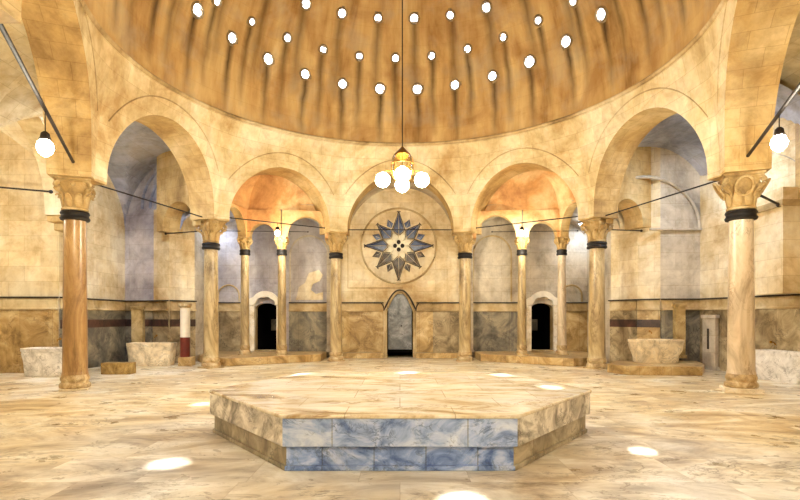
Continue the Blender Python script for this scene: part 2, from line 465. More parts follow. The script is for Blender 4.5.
def dome_mat():
    g = G('dome_plaster'); v = g.coord('Object'); sp = g.n('ShaderNodeSeparateXYZ'); g.l(v, sp.inputs[0])
    x = g.math('SUBTRACT', sp.outputs[0], CX); y = g.math('SUBTRACT', sp.outputs[1], CY); z = g.math('SUBTRACT', sp.outputs[2], ZR+.05)
    az = g.math('ARCTAN2', x, y); deg = g.math('MULTIPLY', az, 180/PI)
    el = g.math('MULTIPLY', g.math('ARCSINE', g.math('DIVIDE', z, RD)), 180/PI)
    wob = g.math('MULTIPLY', g.math('SUBTRACT', g.noise(v, 1.1, 4, .6), .5), 2.2)
    degw = g.math('ADD', deg, wob)
    def streak(off, step, top, length, width, amt):
        q = g.math('ABSOLUTE', g.math('SUBTRACT', g.math('MODULO', g.math('ADD', degw, 720-off+step/2), step), step/2))
        s = g.math('SUBTRACT', 1., g.math('DIVIDE', q, width), clamp=True)
        s = g.math('SMOOTH_MIN', s, 1., .3) if False else s
        below = g.math('LESS_THAN', el, top)
        fade = g.math('SUBTRACT', 1., g.math('DIVIDE', g.math('SUBTRACT', top, el), length), clamp=True)
        fade = g.math('POWER', g.math('ADD', fade, .0001), .6)
        return g.math('MULTIPLY', g.math('MULTIPLY', g.math('MULTIPLY', s, below), fade), amt)
    q2 = g.math('POWER', g.math('MINIMUM', g.math('DIVIDE', g.math('ABSOLUTE', deg), 66.), 1.), 2.)
    s1 = streak(-6.9, 12, g.math('MULTIPLY_ADD', q2, 4.4, 14.7), 17, 1.6, 1.05); s2 = streak(-2, 12, g.math('MULTIPLY_ADD', q2, 2., 24.2), 22, 1.7, .95); s3 = streak(-8.4, 12.857, 34.2, 24, 2.2, .8)
    st = g.math('MAXIMUM', g.math('MAXIMUM', s1, s2), s3)
    # long irregular vertical washes
    cb = g.n('ShaderNodeCombineXYZ'); g.l(g.math('MULTIPLY', az, 5.), cb.inputs[0]); g.l(g.math('MULTIPLY', el, .018), cb.inputs[1])
    wash = g.noise(cb.outputs[0], 1.7, 7, .62, .3)
    base = g.ramp(wash, [(.30, lin('#8e6b3e')), (.44, lin('#bb9860')), (.6, lin('#ceb078')), (.76, lin('#dcc596'))])
    n = g.noise(v, .7, 6, .6, .6)
    base = g.mix(.5, base, g.ramp(n, [(.36, lin('#b08a5c')), (.56, lin('#ffffff'))]), 'MULTIPLY')
    cb2 = g.n('ShaderNodeCombineXYZ'); g.l(g.math('MULTIPLY', az, RD*.9), cb2.inputs[0]); g.l(g.math('MULTIPLY', el, RD*PI/180), cb2.inputs[1])
    b = g.brick(cb2.outputs[0], 1., .5, .008, (1, 1, 1, 1), (.9, .88, .84, 1), (.8, .72, .6, 1))
    base = g.mix(.5, base, b.outputs['Color'], 'MULTIPLY')
    grey = g.ramp(g.noise(v, 1.2, 4, .6), [(.5, (0, 0, 0, 1)), (.68, (1, 1, 1, 1))])
    base = g.mix(g.math('MULTIPLY', grey, .35), base, lin('#a8a08c'))
    col = g.mix(g.math('MULTIPLY', st, g.math('ADD', .35, n), clamp=True), base, lin('#3a2812'))
    g.bump(g.noise(v, 5, 6, .6), .15, .03)
    return g.fin(col, .75, .2)
mb = MB(); mb.add(vs, fs)
struct(mb, 'ceiling', dome_mat(), smooth=True, label='tan plastered dome with rows of round skylights and dark drip stains')

# oculi: one window each (frame + pane)
def ocu(r, clear):
    f = MB(); prof = [(r-.0, -.06), (r+.006, -.05), (r+.022, -.04), (r+.05, .03), (r+.17, .04), (r+.17, .09), (r-.03, .12), (r-.03, -.03)]
    n = 28; vs = []
    for (q, z) in prof:
        for i in range(n): vs.append((q*cos(2*PI*i/n), q*sin(2*PI*i/n), z))
    m = len(prof)
    f.add(vs, [(j*n+i, j*n+(i+1) % n, ((j+1) % m)*n+(i+1) % n, ((j+1) % m)*n+i) for j in range(m) for i in range(n)])
    p = MB(); pv = []; rings = 5
    for j in range(rings+1):
        q = (r-.01)*(j/rings); z = .02-.08*(1-(j/rings)**2)
        for i in range(n): pv.append((max(q, .002)*cos(2*PI*i/n), max(q, .002)*sin(2*PI*i/n), -z))
    p.add(pv, [(j*n+i, j*n+(i+1) % n, (j+1)*n+(i+1) % n, (j+1)*n+i) for j in range(rings) for i in range(n)])
    return f, p
protos = {}
wi = 0
for (az, el, r, clear) in oculi:
    P = dome_pt(az, el); nrm = (P-dc).normalized()
    rr = round(r*random.choice((.9, 1., 1.06)), 3) if not clear else r
    if rr not in protos:
        f, p = ocu(rr, clear)
        fo = f.build('frame_proto', M['oframe'], smooth=True); po = p.build('pane_proto', M['oculus'], smooth=True)
        protos[rr] = (fo.data, po.data)
        bpy.data.objects.remove(fo); bpy.data.objects.remove(po)
    wi += 1
    o = bpy.data.objects.new('window_%d' % wi, protos[rr][0]); C.objects.link(o)
    o.rotation_mode = 'QUATERNION'; o.rotation_quaternion = nrm.to_track_quat('Z', 'Y'); o.location = P
    o['kind'] = 'structure'; o['label'] = 'round skylight in the dome'  # also labels the oculi added out of view
    if not clear:
        pn = bpy.data.objects.new('pane', protos[rr][1]); C.objects.link(pn); pn.parent = o
        if random.random() < .45:
            b = MB(); w = random.random()*PI
            for q in range(3):
                a = w+q*PI/3
                b.tube([((rr-.01)*cos(a), (rr-.01)*sin(a), -.07), (-(rr-.01)*cos(a), -(rr-.01)*sin(a), -.07)], .008, 5)
            b.build('glazing_bars', M['oframe'], parent=o)

# ------------------------------------------------------------------ floor, outer shell
mb = MB(); mb.box(-14, -4, -.2, 12, 22.6, 0); struct(mb, 'floor', M['floor'])
# roof slab with a round hole for the dome, and blind outer walls
mb = MB(); n = 96; ring = [(CX+6.2*cos(2*PI*i/n), CY+6.2*sin(2*PI*i/n)) for i in range(n)]
def sq(i):
    a = 2*PI*i/n; k = 1/max(abs(cos(a)), abs(sin(a)))*15.5; return (CX+k*cos(a), CY-1.5+k*sin(a))
for i in range(n):
    j = (i+1) % n
    for z, fl in ((ZR+.0, 1), (ZR+.35, 0)):
        q = [(*ring[i], z), (*sq(i), z), (*sq(j), z), (*ring[j], z)]
        if fl: q.reverse()
        mb.quad(*q)
struct(mb, 'ceiling.001', M['greyw'], label='flat roof around the dome')
def seg(mb, p, q, z0, z1, th=.3, mi=0):
    p, q = Vector(p), Vector(q); t = (q-p).normalized(); nn = Vector((-t.y, t.x))*th
    mb.prism([p, q, q+nn, p+nn], z0, z1, mi)      # thickness lies left of p->q
    return mb
shell = MB()
seg(shell, (-13.8, 22.2), (-13.8, -3.9), 0, 7.25); seg(shell, (-13.8, -3.6), (11.8, -3.6), 0, 7.25)
seg(shell, (11.8, -3.9), (11.8, 22.2), 0, 7.25); seg(shell, (11.8, 22.4), (-13.8, 22.4), 0, 7.25)
struct(shell, 'wall_outer', M['greyw'])
# entrance bay behind the camera
for nme, pts in (('wall_entrance_left', ((-4.3, 4.2), (-4.6, -3.5))), ('wall_entrance_right', ((4.8, -3.5), (4.8, 4.2)))):
    s = MB(); seg(s, *pts, 0, 7.25); struct(s, nme, M['wall'])
for nme, pts in (('wall_west', ((-13.4, 8.), (-4.4, 4.3))), ('wall_east', ((4.9, 4.2), (11.6, 8.)))):
    s = MB(); seg(s, *pts, 0, 7.25); struct(s, nme, M['wall'])

# ------------------------------------------------------------------ walls of the surrounding bays
def lin_panel(p, q, th):
    p, q = Vector(p), Vector(q); t = (q-p).normalized(); nn = Vector((-t.y, t.x)); L = (q-p).length
    F = lambda s, z: ((p+t*s).x, (p+t*s).y, z)
    B = lambda s, z: ((p+t*s+nn*th).x, (p+t*s+nn*th).y, z)
    return F, B, L
YB = 19.55
# back wall, three pieces with real door openings
def backwall(x0, x1, door, name, zt, mats):
    F, B, L = lin_panel((x0, YB), (x1, YB), .35)
    mb = MB(); a, b, zs, r = door
    arch_panel(mb, F, B, L, [(a-x0, b-x0, zs, r)], 0, zt, rows=3, seg=16, u0=x0)
    struct(mb, name, mats)
backwall(-2.45, 2.5, (-.49, .49, 1.95, .48), 'wall_back', 7.2, [M['wall'], M['wall'], M['soffit']])
backwall(-7.4, -2.45, (-5.5, -4.66, 1.85, .22), 'wall_back_left', 7.2, [M['blue2'], M['greyw'], M['trim']])
backwall(2.5, 7.4, (4.96, 5.8, 1.85, .22), 'wall_back_right', 7.2, [M['greyw'], M['greyw'], M['trim']])
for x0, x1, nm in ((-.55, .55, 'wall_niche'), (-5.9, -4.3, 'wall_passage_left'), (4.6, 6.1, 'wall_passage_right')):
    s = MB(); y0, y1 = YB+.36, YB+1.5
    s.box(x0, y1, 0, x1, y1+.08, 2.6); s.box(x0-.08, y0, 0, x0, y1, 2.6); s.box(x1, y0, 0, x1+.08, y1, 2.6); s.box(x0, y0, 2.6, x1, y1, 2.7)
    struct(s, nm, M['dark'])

# left corner bay walls
WL = [(-13.5, 14.2), (-9.4, 14.2), (-9.4, 17.6), (-8.3, 17.35), (-7.6, 16.95), (-7.1, 17.8), (-7.1, 19.6)]
WRr = [(7.1, 19.6), (7.0, 17.1), (7.45, 16.15), (7.95, 15.72), (9.15, 15.7), (10.3, 8.6), (11.6, 8.0)]
def wallrun(name, pts, mats):
    for i, (p, q) in enumerate(zip(pts, pts[1:])):
        s = MB(); pp = Vector(p); pp = pp+(Vector(q)-pp).normalized()*(.26 if i == 1 and name == 'wall_left' else 0); seg(s, pp, q, 0, 7.2, .25)
        if name == 'wall_left' and i in (3, 4):
            s = MB(); seg(s, pp, q, 0, 5.15, .25); s2 = MB(); seg(s2, pp, q, 5.15, 7.2, .25); struct(s2, 'wall_left_upper' if i == 3 else 'wall_left_upper.001', M['blue'])
        struct(s, name if i == 0 else '%s.%03d' % (name, i), mats[i], offuv=i*.4)
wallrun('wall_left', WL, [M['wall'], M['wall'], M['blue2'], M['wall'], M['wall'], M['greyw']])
wallrun('wall_right', WRr, [M['greyw'], M['wall'], M['wall'], M['greyw'], M['wall'], M['wall']])

# wainscot: panels, band, moulding, ledge coloured dark as its shadow line, along each wall run
def offs(p, q, d):
    p, q = Vector(p), Vector(q); t = (q-p).normalized(); nn = Vector((t.y, -t.x)); return p+nn*d, q+nn*d
def wains(p, q, mat, band=None, ledge=True, z0=0.):
    a, b = offs(p, q, .045)
    s = MB(); seg(s, a, b, z0, 1.76, .04); struct(s, trimname(), mat, offuv=a[0])
    if band:
        a2, b2 = offs(p, q, .052); s = MB(); seg(s, a2, b2, 1.22, 1.46, .02); struct(s, trimname(), M['band'])
    a, b = offs(p, q, .07)
    s = MB(); seg(s, a, b, 1.76, 2.06, .065); struct(s, trimname(), M['trim'], bevel=.012)
    a, b = offs(p, q, .12)
    s = MB(); seg(s, a, b, 1.745, 1.80, .11); struct(s, trimname(), M['trim'], bevel=.012)
    if ledge:
        a, b = offs(p, q, .13)
        s = MB(); seg(s, a, b, 2.06, 2.10, .12); struct(s, trimname(), M['darkgrey'], bevel=.008)
wains((-13.4, 14.2), (-9.4, 14.2), M['wains_a'])
wains((-9.4, 14.2), (-9.4, 17.6), M['wains_c'], True)
wains((-9.4, 17.6), (-8.3, 17.35), M['wains_c'], True)
wains((-8.3, 17.35), (-7.6, 16.95), M['wains_b'], True)
wains((-7.6, 16.95), (-7.1, 17.8), M['wains_b'], True)
wains((7.0, 17.1), (7.45, 16.15), M['wains_b'], True)
wains((7.45, 16.15), (7.95, 15.72), M['wains_a'], True)
wains((7.95, 15.72), (9.15, 15.7), M['wains_c'])
wains((9.15, 15.7), (10.3, 8.6), M['wains_b'])
for x0, x1, m in ((-7.1, -5.95, M['wains_b']), (-4.2, -2.5, M['wains_c']), (-2.4, -1.9, M['wains_a']), (-1.9, -.62, M['wains_a']),
                  (.62, 1.25, M['wains_a']), (1.25, 2.4, M['wains_b']), (2.5, 4.5, M['wains_c']), (6.25, 7.1, M['wains_a'])):
    wains((x0, YB), (x1, YB), m)

# stone bench course along the foot of the central wall
for x0, x1 in ((-2.4, -.6), (.6, 2.45)):
    s = MB(); s.box(x0, YB-.42, 0, x1, YB-.05, .2); struct(s, trimname(), M['platform'], bevel=.015)
# faint relief frame on the central wall
s = MB(); s.box(-2.0, YB-.02, 2.62, .1, YB, 2.66); s.box(-2.0, YB-.02, 2.62, -1.96, YB, 4.3); struct(s, trimname(), M['trim'])

# blind arches and patched plaster on the back wall
def blind(cx, w, z0, zs, mat='trim'):
    m = MB(); pts = [(cx-w, YB-.01, z0)]+[(cx-w*cos(PI*i/20), YB-.01, zs+w*sin(PI*i/20)) for i in range(21)]+[(cx+w, YB-.01, z0)]
    m.tube(pts, .035, 6); struct(m, trimname(), M[mat], smooth=True)
blind(3.5, .72, 2.12, 3.9); blind(-3.45, .72, 2.12, 3.9, 'greyw'); blind(6.5, .4, 2.12, 2.35); blind(-6.5, .4, 2.12, 2.35)
patch = [(296, 300), (299, 287), (305, 283), (309, 273), (319, 270), (323, 275), (320, 281), (313, 284), (311, 290), (316, 294), (323, 292), (323, 300)]
m = MB(); P_ = [((px-400)/515*YB, EYE+(317-py)/515*YB) for px, py in patch]; n = len(P_)
m.add([(x, YB-.03, z) for x, z in P_]+[(x, YB+.01, z) for x, z in P_], [tuple(range(n))]+[(i, (i+1) % n, n+(i+1) % n, n+i) for i in range(n)])
struct(m, trimname(), M['wall'])
# centre bay barrel vault
mb = MB(); n = 32
for i in range(n):
    a0, a1 = PI-PI*i/n, PI-PI*(i+1)/n
    q = [(.02+2.0*cos(a0), 18.0, 4.45+2.0*sin(a0)), (.02+2.0*cos(a0), YB+.02, 4.45+2.0*sin(a0)), (.02+2.0*cos(a1), YB+.02, 4.45+2.0*sin(a1)), (.02+2.0*cos(a1), 18.0, 4.45+2.0*sin(a1))]
    mb.quad(*q, uvs=[(0, i*.2), (1.5, i*.2), (1.5, i*.2+.2), (0, i*.2+.2)])
struct(mb, 'ceiling.002', M['greyw'], smooth=True, label='barrel vault over the central bay')

# transverse arches between columns and walls
def cross_arch(p, q, th, s0, s1, zs, rise, zt, name, z0=4.3, mats=None, zextra=0):
    P, Q = Vector(p), Vector(q); t = (Q-P).normalized(); nn = Vector((-t.y, t.x))*th/2
    F, B, L = lin_panel(P-nn, Q-nn, th)
    mb = MB(); arch_panel(mb, F, B, L, [(s0, s1, zs, rise)], z0, zt, rows=3, seg=20)
    for a, b in ((0, s0), (s1, L)):
        mb.quad(F(a, z0), B(a, z0), B(b, z0), F(b, z0))
    struct(mb, name, mats or [M['soffit'], M['wall'], M['soffit']])
cross_arch(COLS['L1'], (-2.45, 19.55), .45, .25, 1.25, 4.45, .5, 6.6, 'wall_cross_arch', mats=[M['greyw']]*3)
cross_arch((2.5, 19.55), COLS['R1'], .45, .23, 1.23, 4.45, .5, 6.6, 'wall_cross_arch.001', mats=[M['greyw']]*3)
cross_arch((-7.7, 17.0), COLS['L2'], .7, .35, 1.95, 4.42, .72, 7.1, 'wall_cross_arch.002')
cross_arch(COLS['R2'], (7.6, 16.2), .7, .3, 1.5, 4.42, .68, 7.1, 'wall_cross_arch.003')
cross_arch((-8.95, 8.3), (-8.95, 14.2), .6, .5, 5.1, 4.4, 2.3, 7.1, 'wall_cross_arch.004', z0=4.2, mats=[M['soffit'], M['wall'], M['arcade']])
cross_arch((9.6, 12.2), (9.9, 8.), .5, .5, 3.6, 4.4, 2.0, 7.1, 'wall_cross_arch.005', z0=4.2)
# pilasters on walls
def pil(x0, y0, x1, y1, z0, z1, m, name=None):
    s = MB(); s.box(x0, y0, z0, x1, y1, z1); s.box(x0-.03, y0-.03, z1-.1, x1+.03, y1, z1); s.box(x0-.03, y0-.03, z0, x1+.03, y1, z0+.1)
    return struct(s, trimname(), m, bevel=.01)
pil(-2.75, 19.3, -2.3, YB, .22, 4.4, M['greyw']); pil(2.3, 19.3, 2.75, YB, .22, 4.4, M['greyw'])
pil(-8.98, 17.2, -8.6, 17.5, .1, 1.9, M['pilaster']); pil(8.3, 15.5, 8.6, 15.72, .3, 1.95, M['pilaster'])
s = MB(); s.prism([(9.0, 13.3), (9.0, 12.1), (9.95, 12.1), (9.95, 13.3)], 2.1, 4.6); struct(s, trimname(), M['wall'])
s = MB(); s.prism([(8.95, 13.35), (8.95, 12.05), (9.95, 12.05), (9.95, 13.35)], 4.15, 4.3); struct(s, trimname(), M['trim'])
s = MB(); s.box(-9.3, 13.55, 4.05, -8.65, 14.25, 4.4); s.box(-9.25, 13.75, 3.85, -8.75, 14.25, 4.05); struct(s, trimname(), M['soffit'], bevel=.03)

# groin vaults
inner = [radial(k, .25) for k in order]
def inside(poly, x, y):
    c = False; n = len(poly)
    for i in range(n):
        a, b = poly[i], poly[i-1]
        if (a[1] > y) != (b[1] > y) and x < (b[0]-a[0])*(y-a[1])/(b[1]-a[1])+a[0]: c = not c
    return c
def groin(x0, x1, y0, y1, z0, h, name, mat, extra=None, n=44, label=None, ysplit=None):
    mb = MB(); xm, xa, ym, ya = (x0+x1)/2, (x1-x0)/2, (y0+y1)/2, (y1-y0)/2
    def Z(x, y):
        a = max(0, 1-((x-xm)/xa)**2); b = max(0, 1-((y-ym)/ya)**2)
        return z0+h*sqrt(max(a, b))
    for i in range(n):
        for j in range(n):
            xs = [x0+(x1-x0)*(i+k)/n for k in (0, 1)]; ys = [y0+(y1-y0)*(j+k)/n for k in (0, 1)]
            cx_, cy_ = sum(xs)/2, sum(ys)/2
            if inside(inner, cx_, cy_): continue
            if extra and inside(extra, cx_, cy_): continue
            q = [(xs[0], ys[0]), (xs[0], ys[1]), (xs[1], ys[1]), (xs[1], ys[0])]
            q = [(a, b, Z(a, b)) for a, b in q]
            a = abs(cx_-xm)/xa; b = abs(cy_-ym)/ya
            uv = [(p[1], p[0]*1.2) for p in q] if a < b else [(p[0], p[1]*1.2) for p in q]
            mb.quad(*q, uvs=uv, mi=1 if ysplit and cy_ < ysplit else 0)
    struct(mb, name, mat if not ysplit else [mat, M['arcade']], smooth=True, label=label)
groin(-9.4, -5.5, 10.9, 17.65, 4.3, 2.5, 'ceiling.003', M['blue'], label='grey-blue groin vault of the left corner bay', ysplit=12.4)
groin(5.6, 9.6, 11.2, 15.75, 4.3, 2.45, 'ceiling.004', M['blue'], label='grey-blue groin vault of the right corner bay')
groin(-13.4, -9.2, 8., 14.2, 4.3, 2.4, 'ceiling.005', M['wall'])
groin(-9.0, -3.9, 5., 10.9, 4.4, 2.75, 'ceiling.006', M['arcade'])
groin(4.6, 10.0, 5., 12.2, 4.4, 2.75, 'ceiling.007', M['arcade'])
# mural ribs on the corner walls
def rib(fn, r0, name=None, mat='trim', rad=.05, a0=0, a1=PI):
    m = MB(); m.tube([fn(a0+(a1-a0)*i/32, r0) for i in range(33)], rad, 6); struct(m, trimname(), M[mat], smooth=True)
rib(lambda a, r: (7.45+1.65*cos(a), 15.66, 4.25+r*sin(a)), 1.55, mat='greyw')
rib(lambda a, r: (9.2+.16*(15.7-(13.9-1.8*cos(a))), 13.9-1.8*cos(a), 4.25+r*sin(a)), 1.6, mat='greyw', a1=PI*.7)
def wally(x): return (17.6+(-9.4-x)*.227 if x < -8.3 else 17.35+(-8.3-x)*.571)-.03
for rr, zz, xx in ((.5, 5.2, -7.62), (.8, 5.2, -7.62), (1.1, 5.2, -7.62)):
    rib(lambda a, r, rr=rr, zz=zz, xx=xx: (xx+rr*cos(a), wally(xx+rr*cos(a)), zz+rr*1.25*sin(a)), rr, mat='blue', rad=.045, a0=PI*.5)
s = MB(); s.box(7.6, 15.6, 4.18, 9.15, 15.72, 4.24); struct(s, trimname(), M['greyw'])

# ------------------------------------------------------------------ exedra behind each second arch: inner arches and half dome
INN = {'l': [(-5.33, 17.7), (-4.06, 17.7)], 'r': [(4.19, 17.7), (5.56, 17.7)]}
def exedra(A, pts, Bc, name, idx):
    poly = [Vector(A)]+[Vector(p) for p in pts]+[Vector(Bc)]
    for i, (p, q) in enumerate(zip(poly, poly[1:])):
        L = (q-p).length; a = .2 if i == 1 else (.38 if i == 0 else .2); b = .2 if i == 1 else (.2 if i == 0 else .38)
        r = (L-a-b)/2
        P, Q = p, q; t = (Q-P).normalized(); nn = Vector((-t.y, t.x))*.15
        F, B, L = lin_panel(P-nn, Q-nn, .3)
        mb = MB(); arch_panel(mb, F, B, L, [(a, L-b, 4.30, r*(1.0 if i == 1 else 1.1))], 4.27, 5.2, rows=3, seg=20)
        for u, v in ((0, a), (L-b, L)): mb.quad(F(u, 4.27), B(u, 4.27), B(v, 4.27), F(v, 4.27))
        struct(mb, '%s%s' % (name, '' if i == 0 and idx == 0 else '.%03d' % (idx*3+i)), [M['conch'], M['greyw'], M['soffit']])
    m = (poly[0]+poly[-1])/2; t = (poly[-1]-poly[0]).normalized(); nn = Vector((-t.y, t.x))
    m2 = m+nn*.3
    # sample the plan outline
    out = []
    e0, e1 = poly[0]-t*.2+nn*.3, poly[-1]+t*.2+nn*.3
    pl = [e0]+[p-(p-m2).normalized()*.17 for p in poly[1:-1]]+[e1]
    for p, q in zip(pl, pl[1:]):
        for k in range(10): out.append(p+(q-p)*k/10)
    out.append(pl[-1])
    # round the plan a little
    mb = MB(); N = len(out); rows = 14; V = []
    for j in range(rows+1):
        ph = PI/2*j/rows
        for p in out:
            d = (p-m2); kk = min(1, j/4); rnd = d.normalized()*1.75
            d = d*cos(ph); V.append((m2.x+d.x, m2.y+d.y, 5.2+1.3*sin(ph)))
    mb.add(V, [(j*N+i, j*N+i+1, (j+1)*N+i+1, (j+1)*N+i) for j in range(rows) for i in range(N-1)], [(i*.1, j*.1) for j in range(rows+1) for i in range(N)])
    return mb, poly
mb, polyL = exedra(COLS['L2'], INN['l'], COLS['L1'], 'wall_inner_arch', 0); struct(mb, 'ceiling.008', M['conch'], smooth=True, label='orange plastered half dome on the left')
mb, polyR = exedra(COLS['R1'], INN['r'], COLS['R2'], 'wall_inner_arch', 1); struct(mb, 'ceiling.009', M['conch'], smooth=True, label='orange plastered half dome on the right')
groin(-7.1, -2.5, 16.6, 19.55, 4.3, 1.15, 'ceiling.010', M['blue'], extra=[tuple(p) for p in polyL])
groin(2.5, 7.1, 16.6, 19.55, 4.3, 1.15, 'ceiling.011', M['greyw'], extra=[tuple(p) for p in polyR])

# ------------------------------------------------------------------ columns
def cap_meshes(R, H, W, style):
    """capital standing from z=0 to H, flaring from R to half width W"""
    bell = MB()
    bell.lathe([(R*.98, 0), (R*1.12, .02*H), (R*1.14, .07*H), (R*1.02, .1*H), (R*1.02, .3*H), (R*1.12, .55*H, .2), (R*1.35, .75*H, .5), (W*.86, .88*H, .9), (W*.9, .9*H, 1)], n=32)
    ab = MB()
    for z0, z1, k in ((.88, .93, .97), (.93, 1.0, 1.05)):
        w = W*k; pts = []
        for c in range(4):
            a = PI/4+c*PI/2; ca = Vector((cos(a), sin(a)))*w*1.36; tdir = Vector((-sin(a), cos(a)))
            a2 = a+PI/2; cb_ = Vector((cos(a2), sin(a2)))*w*1.36
            for k2 in range(6):
                u = k2/5; p = (ca-tdir*-.0)*(1-u)+cb_*u
                n_ = -Vector((cos(a+PI/4), sin(a+PI/4)))*(.10*W*4*u*(1-u)); pts.append(p+n_) if k2 < 5 else None
        ab.prism([(p.x, p.y) for p in pts], z0*H, z1*H)
    leaf = MB()   # one leaf at +X, curled
    prof = [(R*1.05, .08, .10), (R*1.10, .2, .17), (R*1.16, .34, .17), (R*1.3, .46, .13), (R*1.46, .5, .08), (R*1.5, .44, .03)]
    vv = []
    for (x, z, w) in prof:
        for k, dx in ((-1, -.03), (-.5, .0), (0, .035), (.5, 0), (1, -.03)):
            vv.append((x+dx*R*2, k*w*R*2.3, z*H))
    lf = [(j*5+i, j*5+i+1, (j+1)*5+i+1, (j+1)*5+i) for j in range(len(prof)-1) for i in range(4)]
    leaf.add(vv, lf)
    vol = MB()    # corner volute at angle 45
    pts = []; rr = []
    for k in range(26):
        a = -PI*.5+k*PI*.16; r = .17*H*(1-k/30)
        pts.append((R*1.25+(W*1.15-R*1.25)*.8+r*cos(a)*1., 0, .70*H+r*sin(a)+.02)); rr.append(.03*H+.02*H*(1-k/26))
    pts = [(R*1.15, 0, .36*H), (R*1.3, 0, .48*H)]+pts; rr = [.03*H, .045*H]+rr
    vol.tube(pts, rr, 8)
    return bell, ab, leaf, vol
colproto = {}
def column(name, xy, label, H=ZS-.03, R=.225, W=.325, matS='shaft_tan', style='acanthus', z0=0., plinth='base', capm='capital', group=None, square=.29, pl=.04, caph=.66, rz=0):
    t = thing(name, label, 'column', (xy[0], xy[1], z0), group, rz)
    b = MB(); o = 0
    b.lathe([(R*1.2, pl), (R*1.3, pl+.02), (R*1.32, pl+.06), (R*1.26, pl+.10), (R*1.14, pl+.12), (R*1.13, pl+.15), (R*1.2, pl+.17), (R*1.22, pl+.21), (R*1.14, pl+.25), (R*1.08, pl+.30)], n=36)
    b.build('base', M['base'], parent=t, smooth=True)
    p = MB(); p.box(-square, -square, 0, square, square, pl); p.build('plinth', M[plinth], parent=t, bevel=.015)
    zc = H-caph; s = MB()
    s.lathe([(R*1.12, pl+.28), (R*1.06, pl+.34)]+[(R*(1.05-.13*k/10), pl+.34+(zc-.18-pl-.34)*k/10) for k in range(11)], n=36)
    s.build('shaft', M[matS], parent=t, smooth=True)
    c = MB(); c.lathe([(R*.95, zc-.2), (R*1.2, zc-.19), (R*1.26, zc-.15), (R*1.15, zc-.11), (R*1.15, zc-.08), (R*1.24, zc-.05), (R*1.18, zc-.01), (R*.97, zc)], n=36)
    c.build('collar', M['collar'], parent=t, smooth=True)
    bell, ab, leaf, vol = cap_meshes(R, caph, W, style)
    cb = bell.build('capital', M[capm], parent=t, smooth=True); cb.location = (0, 0, zc)
    a = ab.build('abacus', M[capm], parent=cb, bevel=.01)
    l0 = None
    for k in range(8):
        if l0 is None:
            l0 = leaf.build('leaf', M[capm], parent=cb, smooth=True)
            md = l0.modifiers.new('thick', 'SOLIDIFY'); md.thickness = .035*R*4
            md = l0.modifiers.new('sub', 'SUBSURF'); md.levels = 1; md.render_levels = 1; l = l0
        else: l = l0.copy(); C.objects.link(l); l.parent = cb
        l.rotation_euler = (0, 0, k*PI/4+PI/8)
    v0 = None
    for k in range(4):
        if v0 is None: v0 = vol.build('volute', M[capm], parent=cb, smooth=True); v = v0
        else: v = v0.copy(); C.objects.link(v); v.parent = cb
        v.rotation_euler = (0, 0, PI/4+k*PI/2)
    if style == 'wreath':
        for k in range(4):
            wm = MB(); aa_ = k*PI/2; cx_, cz = W*1.0, .52*caph
            wm.tube([(.385+.10*sin(q*PI/10), .2*caph*cos(q*PI/10)*1.05, cz+.06+.24*caph*sin(q*PI/10)) for q in range(20)], .026, 6, closed=True)
            wm.lathe([(.001, 0), (.001, .001)], n=3)
            w = wm.build('wreath', M[capm], parent=cb, smooth=True); w.rotation_euler = (0, 0, aa_)
    else:
        for k in range(4):
            wm = MB(); wm.sphere((W*.86, 0, .8*caph), .055, 10, 6); w = wm.build('fleuron', M[capm], parent=cb, smooth=True); w.rotation_euler = (0, 0, k*PI/2)
    return t
def crz(n):
    p = Vector(COLS[n])-ctr; return math.atan2(p.y, p.x)
column('column', COLS['L3'], 'orange marble column with scroll capital, in front of a rough white basin at far left', matS='shaft_orange', plinth='basewhite', rz=math.radians(24), square=.26)
column('column', COLS['L2'], 'thick tan marble column at the left end of the left bench platform', matS='shaft_tan', rz=crz('L2'), R=.215)
column('column', COLS['L1'], 'tan column at the left side of the star medallion', matS='shaft_tan', R=.20, W=.31, rz=crz('L1'), square=.27)
column('column', COLS['R1'], 'honey-coloured column at the right side of the star medallion', matS='shaft_tan', R=.21, W=.31, rz=crz('R1'), square=.27)
column('column', COLS['R2'], 'streaked tan column with leafy pale capital at the right end of the right bench platform', matS='shaft_tan', R=.235, capm='capital', rz=crz('R2'))
column('column', COLS['R3'], 'pale marble column with wreath capital on a white plinth at far right', matS='shaft_pale', style='wreath', plinth='basewhite', R=.235, W=.36, rz=math.radians(-24), caph=.72, square=.34, pl=.1)
column('column', COLS['L4'], 'marble column at the left of the entrance bay, outside the picture', matS='shaft_tan', rz=crz('L4'))
column('column', COLS['R4'], 'marble column at the right of the entrance bay, outside the picture', matS='shaft_tan', rz=crz('R4'))
PH = .25
for (xy, lb, m) in ((INN['l'][0], 'slim column left of the dark doorway on the left platform', 'shaft_tan'), (INN['l'][1], 'slim column right of the dark doorway on the left platform', 'shaft_tan'),
                 (INN['r'][0], 'slim column left of the dark doorway on the right platform', 'shaft_tan'), (INN['r'][1], 'slim column right of the dark doorway on the right platform', 'shaft_pale')):
    column('column', xy, lb, H=4.27-PH, R=.145, W=.20, matS=m, z0=PH, square=.19, pl=.04, caph=.42, rz=PI/2)

